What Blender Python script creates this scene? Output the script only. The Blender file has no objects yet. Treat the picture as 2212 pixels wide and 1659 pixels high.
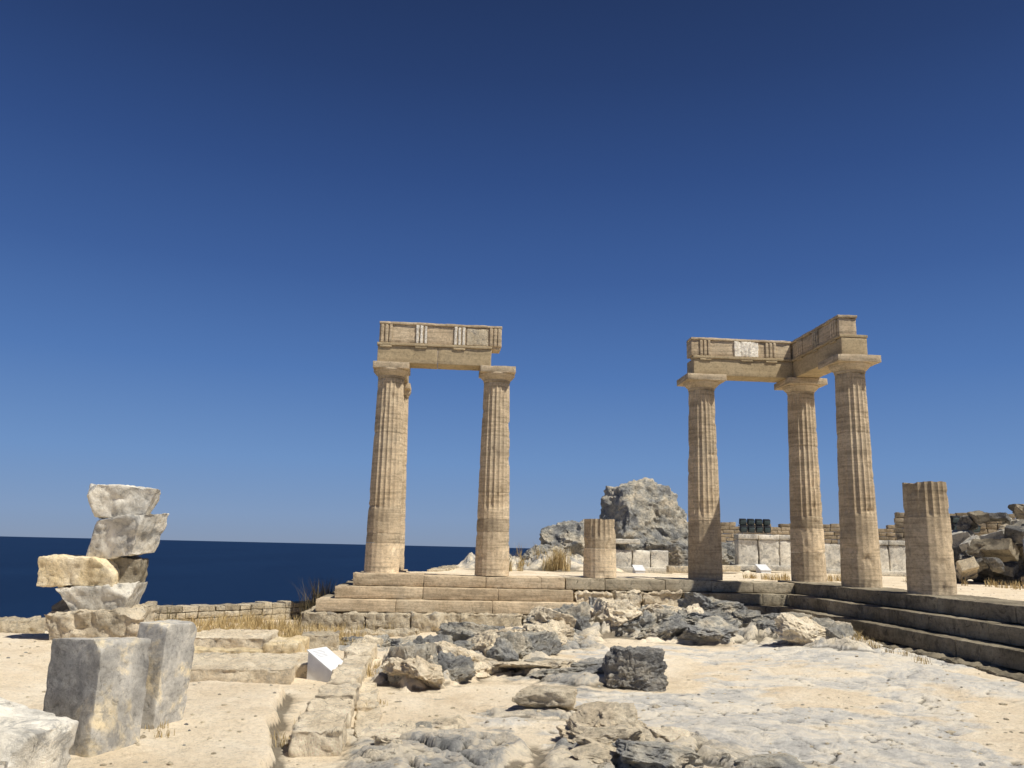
import bpy, math, random
import numpy as np
from mathutils import Matrix, Vector
random.seed(7); rng=np.random.RandomState(7)
C=bpy.context; D=bpy.data
# ------------------------------------------------------------ numpy noise
def h3(ix,iy,iz,seed=0):
    ix=ix.astype(np.int64);iy=iy.astype(np.int64);iz=iz.astype(np.int64)
    n=(ix*374761393+iy*668265263+iz*2147483647+seed*974634777)&0xffffffff
    n=((n^(n>>13))*1274126177)&0xffffffff
    n=((n^(n>>16))*2246822519)&0xffffffff
    n=n^(n>>15)
    return (n&0xffffff)/float(0xffffff)
def vn(P,seed=0):
    f=np.floor(P);t=P-f;t=t*t*t*(t*(t*6-15)+10)
    ix,iy,iz=f[:,0],f[:,1],f[:,2]
    r=0
    for a in (0,1):
        for b in (0,1):
            for c in (0,1):
                w=(t[:,0] if a else 1-t[:,0])*(t[:,1] if b else 1-t[:,1])*(t[:,2] if c else 1-t[:,2])
                r=r+w*h3(ix+a,iy+b,iz+c,seed)
    return r
def fbm(P,oct=4,seed=0,gain=.5):
    a=1.;s=0;tot=0;Q=P.copy()
    for i in range(oct):
        s=s+a*vn(Q,seed+i*17);tot+=a;a*=gain;Q=Q*2.03+11.7
    return s/tot
def ridged(P,oct=4,seed=0,gain=.55):
    a=1.;s=0;tot=0;Q=P.copy()
    for i in range(oct):
        s=s+a*(1-np.abs(2*vn(Q,seed+i*13)-1))**1.5;tot+=a;a*=gain;Q=Q*2.11+7.3
    return s/tot
def terr(n,k,s=.75):
    q=n*k;f=np.floor(q);t=q-f;t=np.clip((t-s)/(1-s),0,1);return (f+t)/k
def cells(x,y,scale,seed):
    X=x/scale;Y=y/scale;fx=np.floor(X);fy=np.floor(Y)
    F1=np.full(x.shape,9.);F2=np.full(x.shape,9.);R=np.zeros(x.shape);VX=np.zeros(x.shape);VY=np.zeros(x.shape)
    z=np.zeros(x.shape)
    for i in(-1,0,1):
        for j in(-1,0,1):
            px=fx+i+h3(fx+i,fy+j,z,seed);py=fy+j+h3(fx+i,fy+j,z,seed+1)
            d=np.hypot(px-X,py-Y);rr=h3(fx+i,fy+j,z,seed+2)
            c=d<F1
            F2=np.where(c,F1,np.minimum(F2,d));R=np.where(c,rr,R);VX=np.where(c,X-px,VX);VY=np.where(c,Y-py,VY);F1=np.where(c,d,F1)
    return F1,F2,R,VX,VY
def sm(a,b,x):
    t=np.clip((x-a)/(b-a),0,1);return t*t*(3-2*t)
# ------------------------------------------------------------ materials
def newmat(name):
    m=D.materials.new(name);m.use_nodes=True;nt=m.node_tree;nt.nodes.clear()
    o=nt.nodes.new('ShaderNodeOutputMaterial');b=nt.nodes.new('ShaderNodeBsdfPrincipled')
    nt.links.new(b.outputs[0],o.inputs[0]);b.inputs['Specular IOR Level'].default_value=.1;b.inputs['Roughness'].default_value=.95
    return m,nt,b
class NT:
    def __init__(s,nt): s.nt=nt;s.co=nt.nodes.new('ShaderNodeTexCoord').outputs['Object']
    def n(s,t,**k):
        x=s.nt.nodes.new(t)
        for a,b in k.items(): setattr(x,a,b)
        return x
    def l(s,a,b): s.nt.links.new(a,b)
    def noise(s,scale,detail=4,rough=.55,vec=None,mscale=None,dist=0,typ=None):
        v=vec or s.co
        if mscale:
            m=s.n('ShaderNodeMapping');s.l(v,m.inputs[0]);m.inputs['Scale'].default_value=mscale;v=m.outputs[0]
        x=s.n('ShaderNodeTexNoise')
        if typ: x.noise_type=typ
        s.l(v,x.inputs['Vector']);x.inputs['Scale'].default_value=scale;x.inputs['Detail'].default_value=detail;x.inputs['Roughness'].default_value=rough;x.inputs['Distortion'].default_value=dist
        return x.outputs['Fac']
    def ramp(s,fac,stops):
        r=s.n('ShaderNodeValToRGB');s.l(fac,r.inputs[0]);e=r.color_ramp.elements
        while len(e)<len(stops): e.new(.5)
        for i,(p,c) in enumerate(stops):
            e[i].position=p;e[i].color=(c[0],c[1],c[2],1) if hasattr(c,'__len__') else (c,c,c,1)
        return r.outputs[0]
    def mix(s,a,b,fac,mode='MIX'):
        m=s.n('ShaderNodeMix',data_type='RGBA',blend_type=mode)
        for sock,v in ((m.inputs[0],fac),(m.inputs[6],a),(m.inputs[7],b)):
            if hasattr(v,'is_output') : s.l(v,sock)
            elif hasattr(v,'__len__'): sock.default_value=(v[0],v[1],v[2],1)
            else: sock.default_value=v
        return m.outputs[2]
    def math(s,op,a,b=0,clamp=False):
        m=s.n('ShaderNodeMath',operation=op,use_clamp=clamp)
        for i,v in enumerate((a,b)):
            if hasattr(v,'is_output'): s.l(v,m.inputs[i])
            else: m.inputs[i].default_value=v
        return m.outputs[0]
    def attr(s,name): 
        a=s.n('ShaderNodeAttribute');a.attribute_name=name;return a.outputs['Fac']
    def bump(s,h,strength,dist,bsdf,prev=None):
        b=s.n('ShaderNodeBump');b.inputs['Strength'].default_value=strength;b.inputs['Distance'].default_value=dist
        s.l(h,b.inputs['Height'])
        if prev: s.l(prev,b.inputs['Normal'])
        if bsdf: s.l(b.outputs[0],bsdf.inputs['Normal'])
        return b.outputs[0]
def stone(name,stops,scale=1.2,strata=0,pit=.5,bump=.5,bd=.03,stain=(.12,.11,.10),stain_amt=.5,fine=16,pitscale=9,crag=0):
    m,nt,b=newmat(name);g=NT(nt)
    base=g.ramp(g.noise(scale,8,.68,dist=.4),stops)
    if strata:
        st=g.noise(1.5,7,.66,mscale=(.45,.45,6.),dist=.3)
        base=g.mix(base,g.ramp(st,[(.32,.55),(.43,.88),(.5,1.14),(.57,.88),(.68,.68)]),strata,'MULTIPLY')
    fn=g.noise(fine,8,.78)
    base=g.mix(base,g.ramp(fn,[(.3,.5),(.5,1.05),(.72,1.25)]),.85,'MULTIPLY')
    big=g.noise(scale*2.3,8,.72,dist=.8)
    base=g.mix(base,stain,g.math('MULTIPLY',g.ramp(big,[(.53,0),(.62,1)]),stain_amt))
    pt=g.noise(pitscale,8,.75,dist=1.2)
    base=g.mix(base,g.ramp(pt,[(.34,.16),(.42,1.)]),pit,'MULTIPLY')
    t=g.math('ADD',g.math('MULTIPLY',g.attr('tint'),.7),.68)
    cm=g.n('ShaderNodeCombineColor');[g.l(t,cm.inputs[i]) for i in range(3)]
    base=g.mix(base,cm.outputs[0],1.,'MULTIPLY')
    g.l(base,b.inputs['Base Color'])
    n1=None
    if crag:
        v=g.n('ShaderNodeTexVoronoi',feature='DISTANCE_TO_EDGE')
        mp=g.n('ShaderNodeVectorMath',operation='MULTIPLY_ADD');nn=g.n('ShaderNodeTexNoise');g.l(g.co,nn.inputs['Vector']);nn.inputs['Scale'].default_value=3;nn.inputs['Detail'].default_value=4
        g.l(nn.outputs['Color'],mp.inputs[0]);mp.inputs[1].default_value=(.4,.4,.4);g.l(g.co,mp.inputs[2])
        g.l(mp.outputs[0],v.inputs['Vector']);v.inputs['Scale'].default_value=crag
        n1=g.bump(g.ramp(v.outputs['Distance'],[(0,0),(.12,1)]),.7,.05,None)
    n1=g.bump(g.math('ADD',pt,g.math('MULTIPLY',fn,.7)),bump,bd,None,n1)
    g.bump(g.noise(70,4,.75),bump*.6,bd*.25,b,n1)
    return m
M={}
M['sand']=stone('tan_sandstone',[(.3,(.43,.33,.21)),(.5,(.54,.43,.29)),(.7,(.62,.52,.37))],.7,strata=.9,pit=.45,bump=.7,bd=.022,stain=(.29,.24,.175),stain_amt=.4)
M['arch']=stone('restored_sandstone',[(.3,(.42,.33,.20)),(.7,(.50,.40,.255))],.9,strata=.4,pit=.4,bump=.5,bd=.015,stain_amt=.25,stain=(.2,.17,.12))
M['white']=stone('weathered_marble',[(.3,(.76,.68,.54)),(.5,(.92,.85,.72)),(.7,(.94,.89,.78))],4,pit=.45,bump=1.,bd=.05,stain_amt=.12,stain=(.3,.28,.25))
M['marble']=stone('grey_marble',[(.3,(.33,.32,.29)),(.5,(.56,.525,.45)),(.7,(.73,.675,.56))],1.6,pit=.6,bump=.8,bd=.03,stain=(.19,.19,.185),stain_amt=.65,fine=10,pitscale=5)
M['slab']=stone('patinated_marble',[(.35,(.24,.23,.21)),(.52,(.36,.34,.30)),(.62,(.58,.49,.33))],2.6,pit=.5,bump=.6,bd=.015,stain=(.19,.185,.175),stain_amt=.6,fine=20)
M['step']=stone('weathered_limestone_step',[(.3,(.26,.22,.155)),(.5,(.43,.365,.26)),(.7,(.58,.51,.38))],1.3,strata=.5,pit=.85,bump=.9,bd=.03,stain=(.12,.11,.09),stain_amt=.55)
M['wing']=stone('shade_darkened_step',[(.3,(.15,.13,.09)),(.5,(.27,.23,.165)),(.7,(.40,.35,.255))],1.3,strata=.4,pit=.9,bump=1.,bd=.03,stain=(.07,.065,.055),stain_amt=.6)  # step stone with its colours darkened to stand in for shadow
M['rough']=stone('rough_limestone',[(.3,(.40,.325,.22)),(.5,(.60,.51,.365)),(.7,(.74,.655,.50))],1.6,pit=.9,bump=1.,bd=.07,stain=(.22,.21,.20),stain_amt=.6,pitscale=6)
M['cream']=stone('cream_limestone',[(.3,(.57,.46,.32)),(.5,(.76,.65,.475)),(.7,(.85,.755,.59))],1.6,pit=.85,bump=1.,bd=.06,stain=(.38,.35,.30),stain_amt=.5,pitscale=6)
M['honey']=stone('honey_limestone',[(.3,(.56,.42,.23)),(.5,(.70,.57,.355)),(.7,(.73,.64,.48))],1.6,pit=.65,bump=.8,bd=.03,stain=(.36,.33,.28),stain_amt=.4)
M['rock']=stone('grey_karst_rock',[(.34,(.19,.19,.19)),(.44,(.34,.335,.315)),(.52,(.51,.475,.395)),(.62,(.70,.61,.465))],1.3,pit=.95,bump=1.,bd=.12,stain=(.12,.12,.12),stain_amt=.45,pitscale=4,fine=9,crag=2.6)
M['darkrock']=stone('dark_limestone',[(.34,(.14,.14,.14)),(.5,(.27,.26,.24)),(.66,(.46,.41,.32))],1.8,pit=.9,bump=1.,bd=.08,stain=(.08,.08,.08),stain_amt=.5,pitscale=5,crag=4)
M['brick']=stone('fortress_masonry',[(.3,(.30,.24,.16)),(.7,(.50,.41,.285))],1.5,pit=.8,bump=.9,bd=.05)
def plain(name,c,rough=.6,metal=0,var=.12):
    m,nt,b=newmat(name);g=NT(nt);b.inputs['Roughness'].default_value=rough;b.inputs['Metallic'].default_value=metal
    g.l(g.mix(c,g.ramp(g.noise(8,4),[(.3,1-var*2),(.7,1+var)]),1.,'MULTIPLY'),b.inputs['Base Color']);return m
M['signw']=plain('white_painted_panel',(.74,.75,.76),.4,var=.06);M['ink']=plain('grey_print',(.45,.45,.46),.6)
M['black']=plain('black_housing',(.025,.027,.03),.4);M['glass']=plain('lamp_glass',(.10,.14,.15),.12);M['steel']=plain('galvanised_steel',(.3,.3,.3),.4,.7)
M['grass']=plain('dry_straw',(.58,.44,.22),.8,var=.25);M['twig']=plain('dry_twigs',(.22,.18,.10),.8,var=.3)
# ------------------------------------------------------------ mesh builder
class MB:
    def __init__(s): s.v=[];s.f=[];s.t=[];s.m=[];s.mats=[];s.n=0
    def add(s,v,f,mat,tint=.5):
        if mat not in s.mats: s.mats.append(mat)
        mi=s.mats.index(mat);v=np.asarray(v,float)
        s.v.append(v);s.f.extend([tuple(i+s.n for i in q) for q in f]);s.m.extend([mi]*len(f))
        s.t.append(np.full(len(v),float(tint)) if np.isscalar(tint) else tint);s.n+=len(v)
    def build(s,name,parent=None,smooth=True,ang=38):
        me=D.meshes.new(name);me.from_pydata(np.concatenate(s.v).tolist(),[],s.f)
        for k in s.mats: me.materials.append(M[k])
        me.polygons.foreach_set('material_index',s.m)
        a=me.attributes.new('tint','FLOAT','POINT');a.data.foreach_set('value',np.concatenate(s.t))
        if smooth:
            me.polygons.foreach_set('use_smooth',[True]*len(s.f))
            try: me.set_sharp_from_angle(angle=math.radians(ang))
            except Exception: pass
        me.update()
        o=D.objects.new(name,me);C.scene.collection.objects.link(o)
        if parent: o.parent=parent
        return o
def empty(name):
    o=D.objects.new(name,None);C.scene.collection.objects.link(o);return o
def axis(h,r,step):
    n=max(1,int(round((2*h-2*r)/step)))
    inner=np.linspace(-h+r,h-r,n+1)
    return np.concatenate([[-h,-h+r*.35],inner,[h-r*.35,h]])
def block_geo(size,r=.02,step=.12,rough=.004,wear=.0,seed=0,nscale=3.):
    hx,hy,hz=[q/2. for q in size];r=min(r,hx*.45,hy*.45,hz*.45)
    A=[axis(hx,r,step),axis(hy,r,step),axis(hz,r,step)]
    n=[len(a) for a in A];idx={};V=[];F=[]
    def vid(i,j,k):
        q=(i,j,k)
        if q not in idx: idx[q]=len(V);V.append((A[0][i],A[1][j],A[2][k]))
        return idx[q]
    for ax in range(3):
        b,c=[(1,2),(2,0),(0,1)][ax]
        for side in (0,1):
            for i in range(n[b]-1):
                for j in range(n[c]-1):
                    q=[]
                    for (di,dj) in ((0,0),(1,0),(1,1),(0,1)):
                        t=[0,0,0];t[ax]=(n[ax]-1) if side else 0;t[b]=i+di;t[c]=j+dj;q.append(vid(*t))
                    F.append(q if side else q[::-1])
    P=np.array(V);H=np.array([hx,hy,hz]);off=rng.rand(3)*50+seed
    rr=np.full(len(P),r)
    if wear: rr=r*(1+wear*np.clip(fbm(P*nscale*2.2+off,3,5)*3.4-1.9,0,2))
    rr=np.minimum(rr,H.min()*.8)[:,None]
    Cc=np.clip(P,-H+rr,H-rr);dv=P-Cc;L=np.linalg.norm(dv,axis=1,keepdims=True)+1e-9
    nrm=dv/L;P2=Cc+nrm*rr
    P2=P2+nrm*((fbm(P*nscale+off,4,3)-.5)*1.4*rough-(ridged(P*nscale*1.4+off,4,9)-.45)*rough*1.6)[:,None]
    return P2,F
def rotz(a): c,s=math.cos(a),math.sin(a);return np.array([[c,-s,0],[s,c,0],[0,0,1]])
def roteul(e): return np.array(Matrix.Rotation(e[2],3,'Z')@Matrix.Rotation(e[1],3,'Y')@Matrix.Rotation(e[0],3,'X'))
def block(mb,c,size,mat,rot=0,tint=None,**k):
    P,F=block_geo(size,**k);R=rotz(rot) if np.isscalar(rot) else roteul(rot)
    mb.add(P@R.T+np.array(c),F,mat,random.uniform(.3,.7) if tint is None else tint)
_ico={}
def ico(sub):
    if sub not in _ico:
        import bmesh
        b=bmesh.new();bmesh.ops.create_icosphere(b,subdivisions=sub,radius=1)
        _ico[sub]=(np.array([v.co[:] for v in b.verts]),[tuple(v.index for v in f.verts) for f in b.faces]);b.free()
    return _ico[sub]
def rock(mb,c,size,mat,seed,sub=5,cuts=14,rough=.12,rot=0,tint=.5,lo=.6,nsc=1.6,oct=5,box=.5):
    P,F=ico(sub);P=P.copy();rs=np.random.RandomState(seed)
    if box: P=P/np.abs(P).max(axis=1,keepdims=True)**box
    for i in range(cuts):
        n=rs.normal(size=3);n/=np.linalg.norm(n);d=rs.uniform(lo,.98)
        k=P@n-d;P=P-np.outer(np.clip(k,0,None)*.97,n)
    P/= np.abs(P).max(axis=0)
    sz=np.array(size)/sorted(size)[1]
    N=P/np.linalg.norm(P,axis=1,keepdims=True);Q=P*sz*nsc+seed*3.1
    Qw=Q+ (fbm(Q*1.5,2,seed+4)[:,None]-.5)*.8
    st=terr(fbm(Qw*np.array([1,1,1.7]),3,seed+1),7,.6)-.5
    rg=ridged(Qw*1.5,oct,seed+9)-.5;fn=fbm(Q*6,3,seed+5)-.5
    d=(st*2.2-rg*.9+fn*.35)*rough
    P=P+N*d[:,None]
    P=P*np.array(size)/2.
    R=rotz(rot) if np.isscalar(rot) else roteul(rot)
    mb.add(P@R.T+np.array(c),F,mat,np.clip(tint-np.clip(rg,0,1)*1.1+fn*.5,-.4,1.1))  # creases darkened through tint, painted occlusion shade and dirt together
# ------------------------------------------------------------ stoa local frame
TH=math.radians(4.6);O=np.array([-3.05,20.55]);E1=np.array([math.cos(TH),math.sin(TH)]);E2=np.array([-math.sin(TH),math.cos(TH)])
S=2.67;ZS=.95
def L(a,b): q=O+E1*a+E2*b;return q[0],q[1]
def inv(x,y):
    dx=x-O[0];dy=y-O[1];return dx*E1[0]+dy*E1[1],dx*E2[0]+dy*E2[1]
def lblock(mb,a0,a1,b0,b1,z0,z1,mat,**k):
    x,y=L((a0+a1)/2,(b0+b1)/2);block(mb,(x,y,(z0+z1)/2),(a1-a0,b1-b0,z1-z0),mat,rot=TH,**k)
# ------------------------------------------------------------ terrain
def edge_dist(x,y):
    ye=np.interp(x,[-60,-10.5,-8,-4.5,-2.3,-1.9,-1.2,0,4,60],[4,17.0,20.0,23.6,25,31,45,62,75,80])
    k=np.where(x<-2.3,.75,.25)
    return (y-ye)*k
ROCKS=[# cx,cy,rx,ry,rot,height
 (-2.3,15.4,1.2,1.2,0,.12),(-.95,11.6,.55,1.7,-.2,.26),(-.5,13.6,1.1,1.2,.3,.24),(.5,15.2,1.3,1.2,.3,.24),(1.3,16.9,1.0,.9,.2,.32),(.95,11.8,1.1,1.3,0,.13),
 (2.9,16.9,1.1,1.1,.1,.3),(4.3,16.5,1.5,1.3,-.1,.3),(5.6,15.4,.8,1.6,.3,.24),(3.2,18.7,2.4,.7,.1,.35),
 (-.5,7.3,.75,1.0,.2,.13),(1.15,7.2,.8,1.2,-.3,.15),(2.1,6.6,.6,.5,0,.08),(.35,9.1,.7,.35,.2,.08),
 (1.5,30,3.5,3,0,.6),(0,28,1.6,2,0,.3),(7.5,33,2.5,2.5,0,.6)]
def terrain(x,y):
    a,b=inv(x,y);sh=x.shape
    P=np.stack([x,y,np.zeros(sh)],1)
    low=-.27*sm(13,16.5,y)*(1-sm(-2.5,1.5,x))+.12*sm(3,6,x)*sm(8,13,y)-.02
    low=low+.16*sm(-4.5,-6,x)*(1-sm(14,17,y))
    low=low+.10*sm(17,18.5,y)*sm(0,2,x)
    line=-1.80-.24*(y-6.8)
    led=sm(.04,-.04,x-line+ (fbm(P*3,4,2)-.5)*.22)*(1-sm(9.6,9.75,y+(fbm(P*2,3,3)-.5)*.3))
    low=low+.13*led*sm(-4.2,-3.2,x)
    ins=np.minimum(sm(-.6,-.1,a),sm(-.35,.1,b));ins=np.where(b>3.3,np.minimum(ins,sm(.3,.9,a)),ins)
    ins=np.maximum(ins,sm(9.9,10.5,a)*sm(-30,-25,b))
    z=low*(1-ins)+.90*ins
    z=z+(fbm(P*.35,3,31)-.5)*.10+(fbm(P*1.7,4,32)-.5)*.05
    rk=np.zeros(sh);hh=np.zeros(sh)
    wx=x+(fbm(P*1.3,4,41)-.5)*1.3;wy=y+(fbm(P*1.3+30,4,42)-.5)*1.3
    for cx,cy,rx,ry,ro,h in ROCKS:
        c,s=math.cos(ro),math.sin(ro);dx=wx-cx;dy=wy-cy
        q=np.hypot((dx*c+dy*s)/rx,(-dx*s+dy*c)/ry);m=1-sm(.70,1.06,q)
        hh=np.maximum(hh,h*m);rk=np.maximum(rk,m)
    x2=x+(fbm(P*2.5,4,51)-.5)*.6;y2=y+(fbm(P*2.5+9,4,52)-.5)*.6
    F1,F2,R,VX,VY=cells(x2,y2*.8,.62,61);G1,G2,R2,WX,WY=cells(x2,y2*.8,.21,71)
    Pw=np.stack([x2,y2,np.zeros(sh)],1)
    tn=terr(fbm(Pw*1.5,4,77),9,.7);rg=ridged(Pw*2.2,5,78)
    bl=(.2+.55*R+.45*VX*(R-.3)-.3*VY)*.55+(tn-.25)*1.3-(rg-.4)*.55
    crack=sm(0,.14,F2-F1);cr2=sm(0,.14,G2-G1)
    f=np.clip(hh/.3,.35,1.)
    rel=hh*np.clip(bl,-.1,2)*(.35+.65*crack)+ rk*f*((R2-.5)*.06*cr2-(ridged(P*6,4,79)-.5)*.06+(fbm(P*11,3,81,.6)-.5)*.05)
    z=z+rel
    bed=sm(.49,.60,fbm(P*np.array([.55,.8,1])+5,7,91,.65)+.07*sm(.3,2,x)*(1-sm(15,18,y))-.25*(x<-1.2))*(1-rk)*(1-ins)
    H1,H2,R3,_,_=cells(x2*1.0+.5*y2,y2,1.1,131)
    jn=1-sm(0,.05,H2-H1)
    z=z+bed*(.01+(terr(fbm(Pw*1.2,4,84),8,.85)-.5)*.10-(ridged(P*4,5,83,.6)-.5)*.022-.03*jn)
    z=z+(fbm(P*12,3,93)-.5)*.014
    d=edge_dist(x,y)+(fbm(P*.8,3,95)-.5)*.8
    z=z-np.clip(d,0,40)*3.2*(1+.4*(fbm(P*.2,3,96)-.5))
    z=np.maximum(z,-112)
    return z,rk,bed
us=np.concatenate([np.linspace(-3,-.82,30)[:-1],np.arange(-.82,.82,.0030),np.linspace(.82,3,30)])
ys=[-8,-5,-2,0,2,3.5,4.5,5.2]
while ys[-1]<26: ys.append(ys[-1]*1.0034)
while ys[-1]<160: ys.append(ys[-1]*1.012)
ys=np.array(ys);nu=len(us);ny=len(ys)
Yg,Ug=np.meshgrid(ys,us,indexing='ij');Xg=Ug*np.maximum(Yg,5.)
x=Xg.ravel();y=Yg.ravel();z,rk,bed=terrain(x,y)
def blur(Z,n):
    for ax in(0,1):
        p=np.pad(Z,[(n,n) if ax==0 else (0,0),(n,n) if ax==1 else (0,0)],mode='edge')
        cs=np.cumsum(p,axis=ax);cs=np.concatenate([np.zeros_like(np.take(cs,[0],ax)),cs],ax)
        w=2*n+1
        Z=(np.take(cs,range(w,cs.shape[ax]),ax)-np.take(cs,range(0,cs.shape[ax]-w),ax))/w
    return Z
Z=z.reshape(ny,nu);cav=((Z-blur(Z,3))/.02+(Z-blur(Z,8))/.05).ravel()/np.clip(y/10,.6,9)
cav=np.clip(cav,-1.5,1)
i=np.arange(ny*nu).reshape(ny,nu)
F=np.stack([i[:-1,:-1].ravel(),i[:-1,1:].ravel(),i[1:,1:].ravel(),i[1:,:-1].ravel()],1)
me=D.meshes.new('ground');me.from_pydata(np.stack([x,y,z],1).tolist(),[],F.tolist())
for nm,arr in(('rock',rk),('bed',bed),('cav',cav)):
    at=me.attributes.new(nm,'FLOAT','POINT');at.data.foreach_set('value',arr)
me.polygons.foreach_set('use_smooth',[True]*len(F))
ground=D.objects.new('ground',me);C.scene.collection.objects.link(ground)
m,nt,bs=newmat('sandy_ground_and_bedrock');g=NT(nt)
sandc=g.ramp(g.noise(.9,9,.72,dist=.5),[(.3,(.70,.56,.38)),(.5,(.85,.72,.53)),(.7,(.91,.81,.64))])
sandc=g.mix(sandc,g.ramp(g.noise(24,8,.82),[(.32,.6),(.5,1.03),(.7,1.12)]),.85,'MULTIPLY')
bedc=g.ramp(g.noise(1.3,10,.78,dist=1.0),[(.36,(.42,.42,.41)),(.46,(.59,.58,.545)),(.54,(.79,.73,.62)),(.66,(.87,.78,.62))])
rockc=g.ramp(g.noise(1.2,10,.76,dist=.8),[(.36,(.25,.25,.24)),(.44,(.42,.405,.37)),(.5,(.62,.555,.45)),(.6,(.80,.70,.53))])
rp=g.noise(6,9,.78,dist=.8)
rockc=g.mix(rockc,g.ramp(rp,[(.36,.2),(.44,1.)]),.85,'MULTIPLY')
bedc=g.mix(bedc,g.ramp(rp,[(.34,.45),(.41,1.)]),.7,'MULTIPLY')
c=g.mix(sandc,bedc,g.ramp(g.attr('bed'),[(.1,0),(.9,.85)]))
c=g.mix(c,rockc,g.ramp(g.math('ADD',g.attr('rock'),g.math('MULTIPLY',g.math('SUBTRACT',g.noise(3,8,.75),.5),1.2)),[(.3,0),(.55,1)]))
sp=g.n('ShaderNodeTexVoronoi');g.l(g.co,sp.inputs['Vector']);sp.inputs['Scale'].default_value=34
peb=g.ramp(sp.outputs['Distance'],[(.10,1),(.26,0)])
c=g.mix(c,(.5,.45,.37),g.math('MULTIPLY',peb,g.ramp(g.noise(2.2,5),[(.48,0),(.62,.6)])))
cr=g.ramp(g.math('ADD',g.math('MULTIPLY',g.attr('cav'),.3),.5),[(.1,.25),(.42,1.),(.8,1.1)])  # hollows darkened in the colour: painted occlusion shade along with dirt
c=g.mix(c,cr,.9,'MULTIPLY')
g.l(c,bs.inputs['Base Color'])
n1=g.bump(g.math('ADD',g.noise(9,9,.78),g.math('MULTIPLY',rp,g.attr('rock'))),.8,.06,None)
g.bump(g.math('ADD',g.noise(45,6,.8),g.math('MULTIPLY',peb,.6)),.6,.015,bs,n1)
me.materials.append(m)
def gz(x,y):
    z,_,_=terrain(np.array([float(x)]),np.array([float(y)]));return float(z[0])
# ------------------------------------------------------------ sea
me=D.meshes.new('sea');R=70000
me.from_pydata([(-R,-2000,-105),(R,-2000,-105),(R,R,-105),(-R,R,-105)],[],[(0,1,2,3)])
sea=D.objects.new('sea',me);C.scene.collection.objects.link(sea)
m,nt,bs=newmat('deep_sea_water');g=NT(nt)
g.l(g.ramp(g.noise(.002,5,.6,mscale=(1,.3,1)),[(.3,(.002,.012,.042)),(.7,(.004,.018,.056))]),bs.inputs['Base Color'])
bs.inputs['Roughness'].default_value=.5;bs.inputs['Specular IOR Level'].default_value=.08
g.bump(g.noise(.12,6,.7),.6,1.5,bs);me.materials.append(m)
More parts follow.
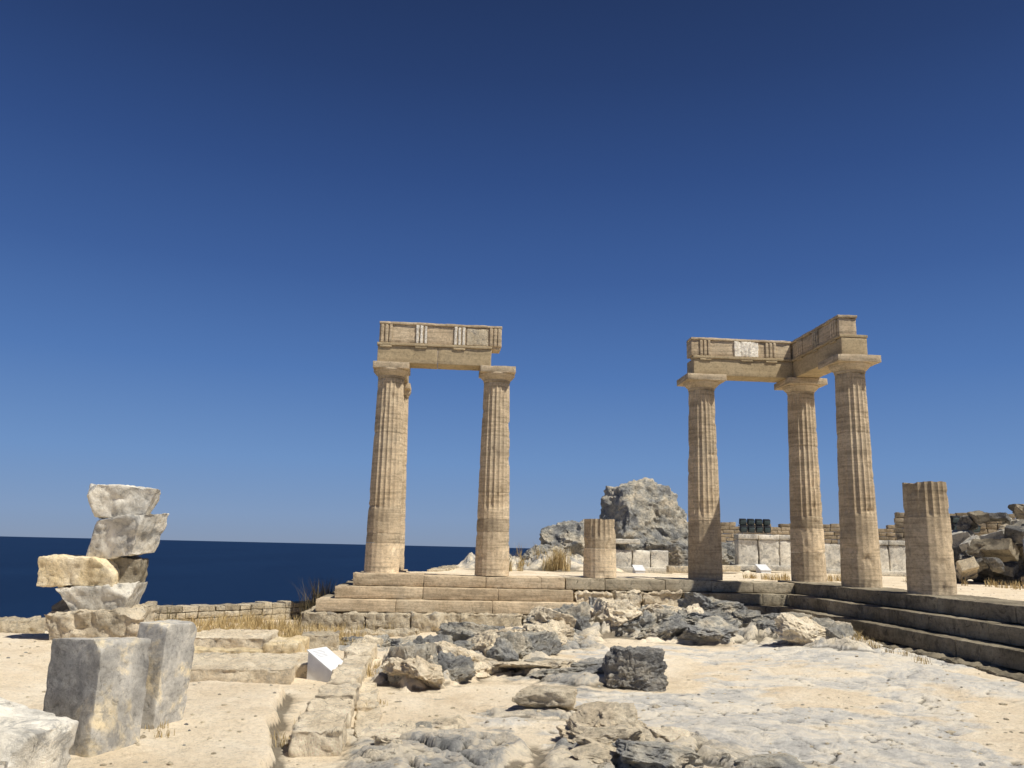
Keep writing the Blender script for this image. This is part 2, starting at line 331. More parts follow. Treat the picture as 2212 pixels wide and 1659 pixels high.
# ------------------------------------------------------------ columns
def column(name,a,b,h=5.15,broken=False,seed=0,rb=.425,rt=.33,abw=1.02,flute_from=.33,drums=None,tints=None):
    x0,y0=L(a,b);par=empty(name);par.location=(x0,y0,ZS)
    capz=h-.36 if not broken else h
    NF=20;K=6;n=NF*K;mb=MB();full=4.79
    cuts=drums or [0,.55,1.2,1.65,2.9,4.0,9]
    t=np.arange(n)/n*2*np.pi;ph=(np.arange(n)%K)/K
    fl=np.sin(np.pi*ph);step=.05
    for ci in range(len(cuts)-1):
        z0=cuts[ci];z1=min(cuts[ci+1],capz)
        if z0>=capz: break
        m_=max(2,int((z1-z0)/step));zz=np.linspace(z0,z1,m_+1)
        zz[0]+=.002 if ci else 0;zz[-1]-=.002
        V=[];rj=random.uniform(-.004,.004)
        for kz,zc in enumerate([zz[0]]+list(zz)+[zz[-1]]):
            fr=zc/full;r=rb+(rt-rb)*(fr**1.12)+rj
            if kz==0 or kz==len(zz)+1: r-=.007
            fd=.034*(r/.4) if zc>flute_from*full else .009
            V.append(np.stack([np.cos(t)*(r-fd*fl),np.sin(t)*(r-fd*fl),np.full(n,zc)],1))
        nr=len(V);V=np.concatenate(V)
        Nn=V.copy();Nn[:,2]=0;Nn/=np.linalg.norm(Nn,axis=1,keepdims=True)
        Q=V+seed*13.7;er=1.5 if (broken and ci>0) else .7
        chip=np.clip(fbm(Q*4.5,4,seed)-.60,0,1)
        d=-chip*.18*er+(fbm(Q*9,3,seed+3)-.5)*.004
        ed=np.minimum(np.abs(V[:,2]-zz[0]),np.abs(V[:,2]-zz[-1]))
        d=d-np.clip(fbm(Q*6,3,seed+8)-.56,0,1)*.12*np.exp(-ed/.04)
        V=V+Nn*d[:,None]
        if broken and z1>=capz:
            V[:,2]-=np.clip((V[:,2]-(capz-.12))/.12,0,1)*np.clip(fbm(Q*2.2,4,seed+30)-.5,0,1)*.2
        Fc=[(r_*n+i_,r_*n+(i_+1)%n,(r_+1)*n+(i_+1)%n,(r_+1)*n+i_) for r_ in range(nr-1) for i_ in range(n)]
        top=len(V);tt=tints[ci] if tints and ci<len(tints) else .5+random.uniform(-.15,.2)
        tv=np.clip(tt+(fbm(Q*np.array([1.2,1.2,3]),4,seed+5)-.5)*.7,0,1.2)
        V=np.concatenate([V,[[0,0,zz[-1]-(.04 if broken else 0)]],[[0,0,zz[0]]]]);tv=np.concatenate([tv,[tt,tt]])
        Fc+=[((nr-1)*n+i_,(nr-1)*n+(i_+1)%n,top) for i_ in range(n)]+[((i_+1)%n,i_,top+1) for i_ in range(n)]
        mb.add(V,Fc,'sand',tv)
    o=mb.build('shaft',par,ang=30);o.rotation_euler=(0,0,random.uniform(0,.3))
    if not broken:
        mb=MB();n=64;t=np.arange(n)/n*2*np.pi;prof=[(rt-.005,-.02),(rt+.01,0),(rt+.012,.03),(rt-.004,.035),(rt+.02,.05),(rt+.07,.10),(rt+.115,.15),(rt+.13,.18),(rt+.12,.20)]
        if abw<.8: prof=[(min(r_,abw/2),z_) for r_,z_ in prof]
        V=np.concatenate([np.stack([np.cos(t)*r,np.sin(t)*r,np.full(n,capz+zz_)],1) for r,zz_ in prof])
        Fc=[(r_*n+i_,r_*n+(i_+1)%n,(r_+1)*n+(i_+1)%n,(r_+1)*n+i_) for r_ in range(len(prof)-1) for i_ in range(n)]
        mb.add(V,Fc,'sand',.42);mb.build('echinus',par)
        mb=MB();block(mb,(0,0,h-.085),(abw,abw,.168),'sand',rot=TH,r=.010,step=.06,rough=.007,wear=3.5,tint=.4);mb.build('abacus',par)
    return par
column('doric_column',0,0,seed=1,abw=.9,drums=[0,.72,.95,1.6,3.4,9],tints=[.95,.25,.5,.6,.5])
column('doric_column',S,0,seed=2,abw=.9,drums=[0,1.05,1.35,2.0,3.4,9],tints=[.65,.15,.8,.5,.5])
column('doric_column',3*S,0,seed=3,drums=[0,1.45,3.1,9],tints=[.3,.6,.4])
column('doric_column',4*S,0,seed=4,drums=[0,.72,1.32,1.62,3.4,9],tints=[.45,.9,.25,.5,.45])
column('doric_column',4*S,-S,seed=5,drums=[0,.6,1.66,3.4,9],tints=[.4,.5,.45,.4])
column('doric_column',0,S,seed=6,abw=.76)
column('broken_column',2*S,0,h=1.42,broken=True,seed=7,rb=.41,drums=[0,.70,9],flute_from=.2,tints=[.9,.3])
column('broken_column',4*S,-2*S,h=2.1,broken=True,seed=8,drums=[0,1.42,9],flute_from=.3,tints=[.5,.25])
# ------------------------------------------------------------ entablature
def entab(name,segs):
    par=empty(name);mb=MB()
    for s in segs:
        a0,a1,b0,b1,z0,z1,mat=s[:7];k=dict(r=.009,step=.10,rough=.007,wear=2.5)
        k.update(s[7] if len(s)>7 else {})
        lblock(mb,a0,a1,b0,b1,z0,z1,mat,**k)
    mb.build('blocks',par);return par
ZA=6.10;ZB=6.54
def frieze_front(a0,a1,trigs,white=(),ZC=7.10):
    out=[(a0,a1,-.285,.14,ZB+.075,ZC-.07,'sand'),(a0-.01,a1+.01,-.318,.15,ZC-.068,ZC,'sand',dict(r=.014,wear=4.,tint=.6,step=.05,rough=.012))]
    for i,c in enumerate(trigs):
        mat='white' if i in white else 'sand';ro=dict(rough=.02,wear=3,step=.05) if i in white else dict(step=.08)
        for k in(-1,0,1):
            out.append((c+k*.105-.036,c+k*.105+.036,-.322,-.280,ZB+.078,ZC-.072,mat,dict(r=.012,tint=.5,**ro)))
        out.append((c-.15,c+.15,-.300,-.288,ZB+.077,ZC-.074,'sand',dict(r=.004,tint=.2)))
    return out
segs=[(-.36,1.14,-.31,.31,ZA+.002,ZB,'arch',dict(tint=.45)),(1.143,2.50,-.31,.31,ZA+.002,ZB,'arch',dict(tint=.5)),
      (-.38,2.52,-.345,-.05,ZB+.001,ZB+.07,'arch',dict(tint=.5)),(-.33,2.72,-.27,.14,ZB+.002,ZB+.08,'sand')]
tr=[-.16,.72,1.68,2.58]
segs+=frieze_front(-.34,2.75,tr,(1,2),ZC=7.16)
for c in tr[:3]: segs.append((c-.15,c+.15,-.342,-.312,ZB-.045,ZB-.002,'arch',dict(r=.004)))
segs+=[(1.86,2.4,-.300,-.286,ZB+.09,7.06,'rough',dict(r=.004,tint=.8))]
segs+=[(-.30,.30,.315,S+.25,ZA+.003,ZB-.003,'arch')]
entab('entablature',segs)
A4=4*S;ZC=7.10
segs=[(3*S-.28,A4-.315,-.31,.31,ZA+.002,ZB,'arch',dict(tint=.45)),
      (3*S-.30,A4-.35,-.345,-.05,ZB+.001,ZB+.07,'arch')]
tr=[3*S+.03,3*S+1.12,3*S+1.78]
segs+=frieze_front(3*S-.33,A4-.34,tr,(1,))
segs+=[(3*S+.80,3*S+1.45,-.325,-.286,ZB+.08,ZC-.08,'white',dict(rough=.03,wear=3,step=.05,tint=.9))]
wb=-S-.30
segs+=[(A4-.31,A4+.31,wb,.31,ZA+.004,ZB-.001,'arch',dict(tint=.5)),
       (A4-.345,A4+.33,wb-.01,.33,ZB+.002,ZB+.072,'arch'),
       (A4-.285,A4+.14,wb+.12,.15,ZB+.074,ZC-.068,'sand'),
       (A4-.318,A4+.16,wb+.09,.17,ZC-.067,ZC+.002,'sand',dict(wear=4,r=.014,step=.06,rough=.012))]
for c in(-.75,-1.65,-2.60):
    for k in(-1,0,1): segs.append((A4-.322,A4-.283,c+k*.105-.034,c+k*.105+.034,ZB+.078,ZC-.072,'rough' if c==-1.65 else 'sand',dict(r=.014)))
    segs.append((A4-.342,A4-.312,c-.15,c+.15,ZB-.045,ZB-.002,'arch',dict(r=.004)))
for c in tr: segs.append((c-.15,c+.15,-.342,-.312,ZB-.045,ZB-.002,'arch',dict(r=.004)))
entab('entablature',segs)
# ------------------------------------------------------------ stepped platform
plat=empty('stepped_platform')
def course_a(name,a0,a1,b0,b1,z0,z1,mat,lens=(1.7,2.5),jz=.005,jb=.006,**k):
    mb=MB();a=a0;kk=dict(r=.010,step=.08,rough=.012,wear=4.);kk.update(k)
    while a<a1-.05:
        l=random.uniform(*lens);e=min(a+l,a1)
        if a1-e<.35: e=a1
        j=random.uniform(-jb,jb);lblock(mb,a,e-.004,b0+j,b1,z0,z1+random.uniform(-jz,jz),mat,**kk);a=e
    return mb.build(name,plat)
def course_b(name,b0,b1,a0,a1,z0,z1,mat,lens=(1.5,2.4),jz=.006,ja=.008,**k):
    mb=MB();b=b0;kk=dict(r=.010,step=.08,rough=.014,wear=4.);kk.update(k)
    while b<b1-.05:
        l=random.uniform(*lens);e=min(b+l,b1)
        if b1-e<.35:e=b1
        lblock(mb,a0+random.uniform(-ja,ja),a1,b,e-.004,z0,z1+random.uniform(-jz,jz),mat,**kk);b=e
    return mb.build(name,plat)
R_=.27;T_=.36
course_a('stylobate_front',-.62,4.4,-.56,.5,ZS-R_,ZS,'sand',lens=(1.2,1.9),wear=2.5,jz=.02)
course_a('stylobate_middle',4.41,A4-.62,-.56,.5,ZS-R_,ZS-.012,'step',lens=(.9,1.6),jz=.015)
course_a('stylobate_corner',A4-.61,A4+.6,-.56,.5,ZS-R_,ZS,'step')
course_b('stylobate_left',.51,S+.9,-.62,.5,ZS-R_,ZS-.004,'sand')
course_a('step_front_upper',-.62-T_,4.55,-.56-T_,-.2,ZS-2*R_,ZS-R_-.004,'sand',wear=2.5)
course_a('step_front_lower',-.62-2*T_,4.6,-.56-2*T_,-.5,ZS-3*R_,ZS-2*R_-.004,'sand',wear=3)
course_b('step_left_upper',-.19,S+.6,-.62-T_,-.3,ZS-2*R_,ZS-R_-.008,'step')
course_b('step_left_lower',-.49,S+.3,-.62-2*T_,-.6,ZS-3*R_,ZS-2*R_-.008,'step')
course_a('foundation_front',-1.62,4.2,-.56-3*T_+.1,-.8,-.27,ZS-3*R_-.004,'rough',lens=(.9,1.5),r=.03,rough=.06,wear=3,step=.05,jb=.03,jz=.015,nscale=4)
course_b('foundation_left',-.79,S,-1.62,-.9,-.27,ZS-3*R_-.01,'rough',lens=(.8,1.2),r=.03,rough=.04)
course_a('foundation_toe',-1.75,1.0,-2.1,-1.55,-.5,-.22,'rough',lens=(.6,1.2),r=.04,rough=.08,wear=3,step=.05,jb=.12,jz=.04,nscale=4)
course_a('eroded_upper',4.58,7.2,-.56-T_+.02,-.4,ZS-2*R_-.1,ZS-R_-.03,'cream',lens=(.5,1.1),r=.05,rough=.1,wear=3,step=.05,jb=.10,jz=.04,nscale=4)
course_a('eroded_lower',4.62,8.0,-.56-2*T_-.1,-.7,ZS-3*R_-.1,ZS-2*R_-.05,'cream',lens=(.4,1.0),r=.05,rough=.1,wear=3,step=.05,jb=.14,jz=.05,nscale=4)
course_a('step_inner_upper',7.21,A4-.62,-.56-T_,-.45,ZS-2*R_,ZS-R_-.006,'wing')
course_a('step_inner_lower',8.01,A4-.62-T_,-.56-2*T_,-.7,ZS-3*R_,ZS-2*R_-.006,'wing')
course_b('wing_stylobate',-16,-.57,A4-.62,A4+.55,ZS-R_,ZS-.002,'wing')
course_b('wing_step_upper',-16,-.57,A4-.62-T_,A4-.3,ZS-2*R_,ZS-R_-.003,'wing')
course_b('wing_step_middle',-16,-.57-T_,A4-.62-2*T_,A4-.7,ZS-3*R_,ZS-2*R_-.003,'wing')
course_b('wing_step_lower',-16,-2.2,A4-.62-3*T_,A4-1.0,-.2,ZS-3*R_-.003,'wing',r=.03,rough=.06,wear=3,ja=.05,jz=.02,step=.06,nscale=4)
# ------------------------------------------------------------ walls
def wallrun(name,pts,z0,z1,th,mat,bl=(.3,.55),ch=.17,top_j=.03,rough=.02,parent=None,skip=0,r=.018,step=.1):
    mb=MB()
    for (p,q) in zip(pts[:-1],pts[1:]):
        p=np.array(p,float);q=np.array(q,float);Ln=np.linalg.norm(q[:2]-p[:2]);d=(q[:2]-p[:2])/Ln;an=math.atan2(d[1],d[0])
        nc=int(round((z1-z0)/ch))
        for ci in range(nc):
            s=-(ci%2)*.15
            while s<Ln:
                l=random.uniform(*bl);e=min(s+l,Ln);s0=max(s,0)
                if e-s0>.08 and not (ci==nc-1 and random.random()<skip):
                    f=(s0+e)/2/Ln;c=p[:2]+d*(s0+e)/2
                    dz=(p[2]+(q[2]-p[2])*f) if len(p)>2 else 0
                    tj=random.uniform(-top_j,top_j) if ci==nc-1 else 0
                    block(mb,(c[0]+random.uniform(-.012,.012),c[1]+random.uniform(-.012,.012),z0+ch*(ci+.5)+dz+tj/2),(e-s0-.01,th,ch-.008+tj),mat,rot=an,r=r,step=step,rough=rough,wear=2,tint=random.uniform(.1,.9))
                s=e
    return mb.build(name,parent)
wallrun('parapet_wall',[(-8.6,18.6),(-5.6,22.0),(-3.9,23.5)],-.42,.14,.45,'rough',bl=(.22,.42),ch=.14,r=.012)
wallrun('parapet_wall',[(-2.1,24.6,0),(-1.75,30.5,0)],.45,.97,.5,'rough')
mb=MB()
for i,(xx,yy,w) in enumerate([(-10.6,16.2,.9),(-9.7,16.9,1.1),(-11.6,15.6,1.),(-8.9,17.9,.8),(-12.4,14.9,1.)]):
    block(mb,(xx,yy,gz(xx,yy)+.12),(w,.6,.42),'rough',rot=.75+random.uniform(-.2,.2),r=.05,rough=.08,wear=3,step=.05)
mb.build('ruined_kerb')
# ------------------------------------------------------------ stacked stones
st=empty('stacked_stones')
def stn(name,c,size,mat,rot,seed,**k):
    mb=MB();rock(mb,c,size,mat,seed,rot=rot,**k);mb.build(name,st)
def taper(name,c,size,mat,rot,bot=(.7,.7),skew=(0,0),tint=.6,cutn=5,seed=1,**k):
    P,F=block_geo(size,**dict(dict(r=.02,rough=.045,wear=3,step=.03,nscale=2.8),**k))
    t=(P[:,2]/size[2]+.5);t=np.clip(t,0,1)
    P[:,0]=P[:,0]*(bot[0]+(1-bot[0])*t)+skew[0]*(1-t);P[:,1]=P[:,1]*(bot[1]+(1-bot[1])*t)+skew[1]*(1-t)
    rs=np.random.RandomState(seed)
    H=np.array(size)/2
    for i in range(cutn):
        n=rs.choice([-1,1],3)*rs.uniform(.35,1,3);n/=np.linalg.norm(n);d=np.abs(n*H).sum()*rs.uniform(.66,.84)
        kk=P@n-d+(fbm(P*4+i*7,3,i)-.5)*.05;P=P-np.outer(np.clip(kk,0,None)*.95,n)
    mb=MB();mb.add(P@roteul(rot).T+np.array(c),F,mat,np.clip(tint+(fbm(P*3,4,seed)-.5)*1.2,0,1.1));mb.build(name,st)
taper('top_stone',(-5.98,13,2.19),(1.08,.8,.50),'marble',(.02,.04,.25),bot=(.62,.75),skew=(.0,0),tint=.9,seed=3,cutn=3)
taper('second_stone',(-5.86,13,1.66),(1.04,.75,.60),'marble',(.05,-.16,-.2),bot=(.72,.8),skew=(-.14,0),tint=.8,seed=14,cutn=5)
taper('honey_stone',(-6.42,12.95,1.14),(1.14,.8,.44),'honey',(0,0,.10),bot=(.95,.9),tint=.6,seed=5,cutn=1,r=.035)
taper('wedge_stone',(-5.84,13.15,1.12),(.42,.7,.48),'rough',(0,.1,.2),bot=(.8,.9),tint=.15,seed=6,cutn=2)
taper('lower_stone',(-6.14,13,.75),(1.14,.8,.42),'marble',(0,-.08,.12),bot=(.6,.8),skew=(.06,0),tint=.55,seed=7,cutn=4)
taper('base_stone',(-6.08,13,.38),(1.36,.95,.46),'cream',(0,-.10,.05),bot=(.95,.9),r=.05,rough=.08,tint=.4,seed=8,cutn=4)
stn('rubble',(-6.85,13.5,.4),(.75,.7,.9),'darkrock',.4,22,tint=.6)
# ------------------------------------------------------------ marble slabs in front
def slab(c,size,rot,mat='slab',tint=.5,cutn=2,seed=2,cl=.9,**k):
    P,F=block_geo(size,**dict(dict(r=.008,rough=.010,wear=6,step=.022,nscale=4),**k))
    rs=np.random.RandomState(seed);H=np.array(size)/2
    for i in range(cutn):
        n=rs.choice([-1,1],3)*rs.uniform(.3,1,3);n/=np.linalg.norm(n);d=np.abs(n*H).sum()*rs.uniform(cl,cl+.06)
        kk=P@n-d+(fbm(P*7+i*7,3,i)-.5)*.05;P=P-np.outer(np.clip(kk,0,None)*.95,n)
    mb=MB();mb.add(P@roteul(rot).T+np.array(c),F,mat,np.clip(tint+(fbm(P*4+c[0],5,3)-.5)*1.5,0,1.2));return mb.build('marble_slab')
slab((-3.10,6.62,.32),(.54,.46,1.14),(-.06,-.05,-.42),tint=.75,seed=5)
slab((-2.92,7.38,.39),(.29,.40,1.12),(-.03,.03,-.28),tint=1.1,seed=6)
slab((-3.42,5.75,.13),(1.0,.55,.80),(.03,.16,-.25),mat='marble',tint=.95,r=.03,cutn=4,seed=7,cl=.84)
# ------------------------------------------------------------ left middle paving & kerbs
mb=MB()
def pv(px,py,w,d,h,rot=0,mat='cream',tint=.65,r=.018,rough=.04,dz=0):
    block(mb,(px,py,gz(px,py)+h/2-.06+dz),(w,d,h+.1),mat,rot=rot,tint=tint+random.uniform(-.1,.1),r=r,rough=rough,wear=4,step=.035,nscale=4)
pv(-4.35,13.7,1.25,1.2,.26,.1);pv(-3.35,13.2,.5,1.1,.22,.05,mat='honey',tint=.4);pv(-4.3,12.6,1.5,.35,.12,.08,mat='honey',tint=.3);pv(-3.1,14.4,.6,.5,.3,.2,mat='rough')
pv(-3.6,11.0,1.9,1.5,.18,.15);pv(-5.2,11.8,1.1,1.3,.14,.1);pv(-2.65,11.5,.45,1.2,.17,.1)
mb.build('stone_paving')
mb=MB()
yy=7.0
while yy<12.6:
    l=random.uniform(.7,1.2);xc=-1.50-.11*(yy+l/2-7.2)
    pv(xc-.02,yy+l/2,.36+random.uniform(-.05,.05),l-.03,.15+random.uniform(0,.06),math.radians(6)+random.uniform(-.03,.03),tint=.75)
    yy+=l
yy=7.6
while yy<10.5:
    l=random.uniform(.5,.9);xc=-1.0-.17*(yy+l/2-7.2)
    pv(xc-.1,yy+l/2,.24,l-.03,.05,math.radians(9),tint=.75);yy+=l
mb.build('stone_kerb')
# ------------------------------------------------------------ rock outcrops and loose rocks in the court
mb=MB();rs=np.random.RandomState(11);k=0
RG=[(-2.4,15.6,1.1,.9,8,.36),(-.95,11.4,.35,1.3,10,.66),(-.35,13.3,.8,.9,11,.58),(.5,15.2,1.1,.9,11,.58),(1.4,17.0,.8,.7,8,.74),
    (2.8,17.0,.9,.8,10,.7),(4.1,16.6,1.2,.9,12,.7),(5.5,15.5,.6,1.3,10,.58),(3.3,18.7,2.2,.4,8,.55),
    (-.6,7.4,.5,.7,5,.22),(1.15,7.3,.5,.9,6,.24),(.9,11.8,.7,.9,5,.18)]
for cx,cy,rx,ry,n,h in RG:
    for j in range(n):
        an=rs.rand()*6.28;q=rs.rand()**.5;px=cx+math.cos(an)*q*rx;py=cy+math.sin(an)*q*ry
        s=rs.uniform(.4,1.1)*(.6 if cy<9 else 1);hz=h*rs.uniform(.5,1.)*(1.15-.4*q)
        k+=1
        mt='cream' if rs.rand()<(.88 if cy<9 else .3) else 'rock'
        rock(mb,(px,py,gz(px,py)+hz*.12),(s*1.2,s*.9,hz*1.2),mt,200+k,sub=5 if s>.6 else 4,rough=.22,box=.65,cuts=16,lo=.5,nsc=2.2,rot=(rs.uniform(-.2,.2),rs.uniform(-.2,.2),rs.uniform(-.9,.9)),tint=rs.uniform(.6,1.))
mb.build('limestone_outcrop',ang=30)
def loose(c,size,mat,seed,sink=.25,name='rock',**k):
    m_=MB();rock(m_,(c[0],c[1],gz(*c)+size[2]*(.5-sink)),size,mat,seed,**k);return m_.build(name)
loose((1.58,10.9),(.80,.5,.58),'darkrock',31,tint=1.1,box=.95,sub=6,rough=.17,cuts=7,lo=.75,nsc=2.4)
loose((.42,9.1),(.74,.42,.26),'cream',33,tint=.5)
loose((1.0,9.2),(.6,.35,.14),'cream',34,tint=.6)
loose((1.0,8.0),(.76,.6,.36),'cream',35,rough=.18,tint=.6,sub=6)
loose((.85,7.25),(.6,.4,.24),'cream',36,rough=.18,tint=.6)
loose((2.05,6.9),(.55,.4,.10),'rock',37,tint=1.)
loose((-1.35,10.7),(.35,.35,.3),'cream',40,tint=.6)
# ------------------------------------------------------------ gravel
mb=MB();Pi,Fi=ico(1)
for i in range(1700):
    yy=5.6*(26/5.6)**random.random();xx=random.uniform(-.75,.75)*yy
    if edge_dist(np.array([xx]),np.array([yy]))[0]>-1: continue
    s=random.uniform(.008,.022)*(2. if random.random()<.06 else 1)
    P=Pi*np.array([s*random.uniform(.8,1.5),s,s*.6])*(1+.3*(rng.rand(len(Pi),1)-.5))
    mb.add(P+np.array([xx,yy,0]),Fi,'rough' if i%6 else 'rock',random.uniform(.5,1.1))
cent=np.array([v[:,:2].mean(0) for v in mb.v]);zz,_,_=terrain(cent[:,0],cent[:,1])
for v,h in zip(mb.v,zz): v[:,2]+=h+.002
mb.build('gravel')
# ------------------------------------------------------------ dry grass
def tufts(name,list_,mat='grass'):
    mb=MB();V=[];F=[]
    for (cx,cy,sx,sy,n,h) in list_:
        rs=np.random.RandomState(int(abs(cx*100+cy*7))+n);nc=max(2,n//22);cc=rs.normal(size=(nc,2))*np.array([sx,sy])*.5+np.array([cx,cy])
        px=cc[rs.randint(nc,size=n)]+rs.normal(size=(n,2))*.035*(1+cy*.03)
        zz,_,_=terrain(px[:,0],px[:,1])
        for (ax,ay),az in zip(px,zz):
            hh=h*random.uniform(.3,1.2);an=random.uniform(0,6.28);le=random.uniform(.1,.7)*hh;w=.0018+.00022*cy
            dx,dy=math.cos(an),math.sin(an);b=len(V)
            V+= [(ax-dy*w,ay+dx*w,az-.01),(ax+dy*w,ay-dx*w,az-.01),(ax+dx*le*.35-dy*w*.7,ay+dy*le*.35+dx*w*.7,az+hh*.6),(ax+dx*le*.35+dy*w*.7,ay+dy*le*.35-dx*w*.7,az+hh*.6),(ax+dx*le,ay+dy*le,az+hh)]
            F+=[(b,b+1,b+3,b+2),(b+2,b+3,b+4)]
    mb.add(V,F,mat);return mb.build(name,smooth=False)
tufts('dry_grass',[(-4.2,17.3,1.6,2.6,3400,.24),(-5.8,18.8,2.6,2.2,4000,.26),(-3.0,16.2,1.2,1,700,.18),(-6.5,16.5,2,1.5,700,.15),(-7.5,17.2,1.,1.,400,.18),
 (-1.75,11.2,.5,.8,200,.10),(-1.4,9.6,.3,.7,50,.06),(-1.85,8.2,.06,1.5,140,.08),(-2.7,7.0,.2,.3,50,.06),
 (1.5,27,.35,.5,420,.62),(-.1,26,.5,.5,260,.35),(.6,27.5,1.6,.8,260,.22),(6.05,15.0,.4,.8,260,.14),(6.15,13.4,.12,1.2,120,.1),(7.5,24,3,.8,600,.2),(9.6,23.5,1,.5,160,.25),
 (3.4,18.6,2.5,.3,250,.1),(.7,8.6,.5,.2,40,.07),(2.1,30.2,2,.8,200,.5),(13,22,2,1,500,.2)])
tufts('dry_shrub',[(-4.65,21.4,.35,.5,700,.95),(-7.3,18.9,.2,.2,60,.5),(-.35,25.3,.4,.3,120,.8)],'twig')
# ------------------------------------------------------------ background rock outcrop
def big(name,c,size,seed,mat='rock',**k):
    m_=MB();rock(m_,c,size,mat,seed,**dict(dict(sub=6,cuts=16,rough=.15,nsc=2.2,oct=6,lo=.66,box=.35),**k));return m_.build(name)
big('boulder',(5.45,33.3,2.4),(3.6,3.2,3.8),52,tint=.65,box=.55)
big('rock_outcrop',(2.7,32.2,1.3),(3.4,2.4,2.7),53,tint=.65)
big('rock_outcrop',(1.2,31.2,.9),(2.4,1.6,1.7),54,tint=.6)
big('rock_outcrop',(6.6,31.3,1.3),(3.4,1.6,1.8),55,tint=.4)
big('rock_outcrop',(8.3,33.6,1.2),(2.6,1.6,1.7),56,tint=.5)
# ------------------------------------------------------------ marble block walls behind
def mwall(x0,x1,yb,z0,h,n,cap=True):
    m_=MB();w=(x1-x0)/n
    for i in range(n):
        ww=w-.02;block(m_,(x0+w*(i+.5),yb+random.uniform(-.03,.03),z0+h*.42),(ww,.55,h*.84-.01),'marble',r=.03,rough=.03,wear=2,step=.1,tint=random.uniform(.6,1.))
        if cap and random.random()<.8: block(m_,(x0+w*(i+.5),yb,z0+h*.92),(ww+.01,.65,h*.16-.01),'marble',r=.02,rough=.02,wear=2,step=.1,tint=random.uniform(.5,.9))
    block(m_,((x0+x1)/2,yb,z0-.02),(x1-x0+.2,.8,.2),'marble',r=.03,step=.3,tint=.5)
    return m_.build('marble_block_wall')
mwall(8.5,10.8,31.5,1.1,1.2,3);mwall(11.7,15.9,31.8,1.0,1.2,5);mwall(3.5,5.3,28.2,1.0,.75,3,False)
m_=MB();block(m_,(3.75,28.1,1.90),(1.2,.6,.16),'marble',r=.03,rough=.02,wear=2,tint=.7);block(m_,(5.6,27.4,1.05),(.9,.4,.22),'rough',r=.04,tint=.6);block(m_,(7.2,28.4,1.1),(1.1,.4,.2),'rough',r=.04,tint=.8,rot=.1);m_.build('fallen_marble_block')
wallrun('fortress_wall',[(9.5,46),(16,45),(26,42)],.8,3.2,.8,'brick',bl=(.3,.6),ch=.2,skip=.25,step=.3)
wallrun('fortress_wall',[(15.2,33),(19,31.5),(26,30)],.9,3.3,.8,'brick',bl=(.3,.6),ch=.2,skip=.3,step=.3)
m_=MB();rs=random.Random(5)
for i in range(95):
    t=rs.random();xx=12.8+t*5.5;yy=rs.uniform(23.5,26);hmax=.4+1.9*min(1,max(0,(xx-12.6)/1.8));zz=.9+rs.random()**.8*hmax
    s=rs.uniform(.3,.75);mt=rs.choice(['darkrock','rough','wing','marble','darkrock'])
    if i%2==0: block(m_,(xx,yy,zz),(s*1.5,s*.8,s*.55),mt,rot=(rs.uniform(-.6,.6),rs.uniform(-.6,.6),rs.random()*6),r=.015,rough=.05,wear=3,step=.07,tint=rs.uniform(.1,.8))
    else: rock(m_,(xx,yy,zz),(s*1.2,s,s*.75),mt,100+i,sub=4,cuts=18,lo=.45,rough=.2,box=.9,rot=(rs.uniform(-.4,.4),rs.uniform(-.4,.4),rs.random()*6),tint=rs.uniform(.2,.8))
rock(m_,(15.7,25.4,1.5),(4.2,2,1.9),'darkrock',160,sub=6,rough=.2,nsc=3)
m_.build('rubble_pile')
# ------------------------------------------------------------ floodlight arrays
def floods(x0,y0,z0,cols,rows):
    p=empty('floodlight_array');m_=MB();w=.34
    for i in range(cols):
        for j in range(rows):
            c=(x0+i*w,y0+j*.05,z0+j*.30)
            block(m_,c,(.29,.18,.24),'black',rot=(.35,0,0),r=.02,step=.3,rough=0)
            block(m_,(c[0],c[1]-.092,c[2]-.035),(.23,.02,.17),'glass',rot=(.35,0,0),r=.005,step=.3,rough=0)
            block(m_,(c[0],c[1]+.1,c[2]-.1),(.04,.06,.16),'steel',r=.005,step=.3,rough=0)
    for j in range(rows): block(m_,(x0+(cols-1)*w/2,y0+.13+j*.05,z0+j*.3-.15),(cols*w,.04,.04),'steel',r=.005,step=.5,rough=0)
    for s in(0,cols-1): block(m_,(x0+s*w,y0+.16,(z0+.3+.8)/2),(.05,.05,z0+.3-.8),'steel',r=.005,step=.5,rough=0)
    m_.build('lamps_and_frame',p)
floods(10.05,36,2.62,4,2);floods(16.0,30,2.66,3,2)
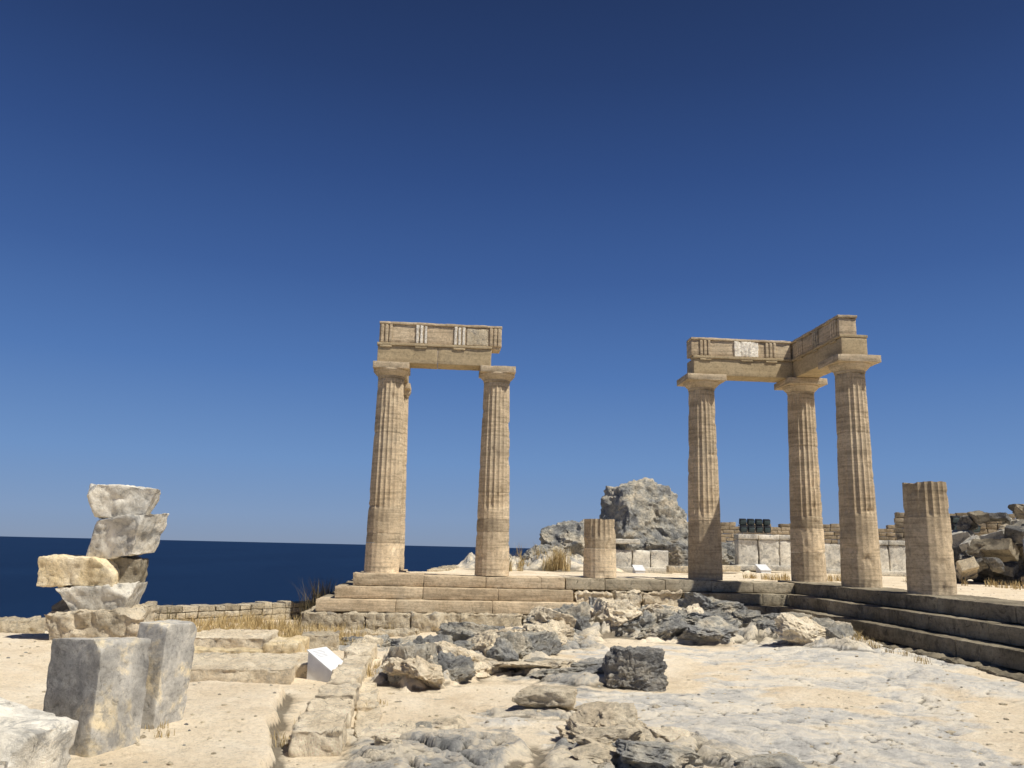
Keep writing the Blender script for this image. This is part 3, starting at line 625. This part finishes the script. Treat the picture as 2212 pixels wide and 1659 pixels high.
# ------------------------------------------------------------ signs
def sign(c,w,d,h0,h1,rz,lines=True):
    p=empty('information_sign');m_=MB();z=gz(c[0],c[1])-.02
    V=np.array([(-w/2,-d/2,0),(w/2,-d/2,0),(w/2,d/2,0),(-w/2,d/2,0),(-w/2,-d/2,h1),(w/2,-d/2,h0),(w/2,d/2,h0),(-w/2,d/2,h1)])
    R=rotz(rz);m_.add(V@R.T+np.array([c[0],c[1],z]),[(0,1,5,4),(1,2,6,5),(2,3,7,6),(3,0,4,7),(4,5,6,7),(3,2,1,0)],'signw')
    sl=math.atan2(h1-h0,w)
    def onpan(u0,u1,v0,v1,off,th,mat):
        def pt(u,v,o): 
            return (u*math.cos(sl)+o*math.sin(sl),v,(h0+h1)/2-u*math.sin(sl)+o*math.cos(sl))
        V=np.array([pt(u,v,o) for o in(off,off+th) for (u,v) in((u0,v0),(u1,v0),(u1,v1),(u0,v1))])
        m_.add(V@R.T+np.array([c[0],c[1],z]),[(3,2,1,0),(4,5,6,7),(0,1,5,4),(1,2,6,5),(2,3,7,6),(3,0,4,7)],mat)
    q=math.hypot(w,h1-h0)/2+.02
    onpan(-q,q,-d/2-.02,d/2+.02,.003,.012,'signw')
    if lines:
        for i in range(5):
            u=-q+.05+i*.028;onpan(u,u+.007,-d/2+.05,d/2*random.uniform(.1,.8),.0155,.002,'ink')
    m_.build('lectern_and_panel',p,smooth=False)
sign((-2.22,10.9),.38,.36,.13,.35,-.42)
sign((9.1,30.2),.5,.35,.12,.3,-1.5,False);sign((4.2,27.2),.4,.3,.1,.25,-1.5,False)
for (xx,yy) in [(13.6,22.2),(12.0,27.5),(9.9,28.5)]:
    m_=MB();block(m_,(xx,yy,.9+.6),(.04,.04,1.3),'steel',r=.005,step=.5,rough=0);block(m_,(xx,yy,.9+.02),(.2,.2,.04),'steel',r=.01,step=.5,rough=0);m_.build('barrier_post')
# ------------------------------------------------------------ light
az=math.radians(56);el=math.radians(58)
sd=Vector((math.sin(az)*math.cos(el),-math.cos(az)*math.cos(el),math.sin(el)))
sl=D.lights.new('sun','SUN');sl.energy=5.;sl.angle=math.radians(.53);sl.color=(1,.95,.85)
so=D.objects.new('sun',sl);C.scene.collection.objects.link(so);so.rotation_euler=sd.to_track_quat('Z','Y').to_euler();so.location=(20,-10,40)
w=D.worlds.new('World');C.scene.world=w;w.use_nodes=True;nt=w.node_tree;nt.nodes.clear()
o=nt.nodes.new('ShaderNodeOutputWorld');bg=nt.nodes.new('ShaderNodeBackground');sk=nt.nodes.new('ShaderNodeTexSky')
sk.sky_type='NISHITA';sk.sun_disc=False;sk.sun_elevation=el;sk.sun_rotation=math.radians(124);sk.altitude=1500;sk.air_density=1.0;sk.dust_density=.1;sk.ozone_density=4.
BS=.07;tc=nt.nodes.new('ShaderNodeTexCoord');sx=nt.nodes.new('ShaderNodeSeparateXYZ');nt.links.new(tc.outputs['Generated'],sx.inputs[0])
rp_=nt.nodes.new('ShaderNodeValToRGB');nt.links.new(sx.outputs['Z'],rp_.inputs[0])
def lin(c): return [((q/255+.055)/1.055)**2.4 if q>10 else q/255/12.92 for q in c]
stp=[(0,(120,142,178)),(.03,(120,147,190)),(.096,(106,143,196)),(.2,(79,119,181)),(.31,(59,94,156)),(.42,(45,75,133)),(.52,(35,59,109)),(.62,(27,46,88))]
e=rp_.color_ramp.elements
while len(e)<len(stp): e.new(.5)
for k_,(p_,c_) in enumerate(stp):
    e[k_].position=p_;l_=lin(c_);e[k_].color=(l_[0],l_[1],l_[2],1)
vm=nt.nodes.new('ShaderNodeVectorMath');vm.operation='SCALE';nt.links.new(rp_.outputs[0],vm.inputs[0]);vm.inputs['Scale'].default_value=1/BS
mx=nt.nodes.new('ShaderNodeMix');mx.data_type='RGBA';mx.inputs[0].default_value=.85
nt.links.new(sk.outputs[0],mx.inputs[6]);nt.links.new(vm.outputs[0],mx.inputs[7])
nt.links.new(mx.outputs[2],bg.inputs[0]);nt.links.new(bg.outputs[0],o.inputs[0]);bg.inputs[1].default_value=BS
# ------------------------------------------------------------ camera
cd=D.cameras.new('camera');cam=D.objects.new('camera',cd);C.scene.collection.objects.link(cam);C.scene.camera=cam
cd.sensor_width=36;cd.lens=29.13;cd.clip_start=.05;cd.clip_end=120000
cam.matrix_world=Matrix.Translation((0,0,1.65))@Matrix.Rotation(math.radians(101.1),4,'X')@Matrix.Rotation(math.radians(1.3),4,'Z')
vs=C.scene.view_settings;vs.view_transform='Standard';vs.look='None';vs.exposure=0;vs.gamma=1
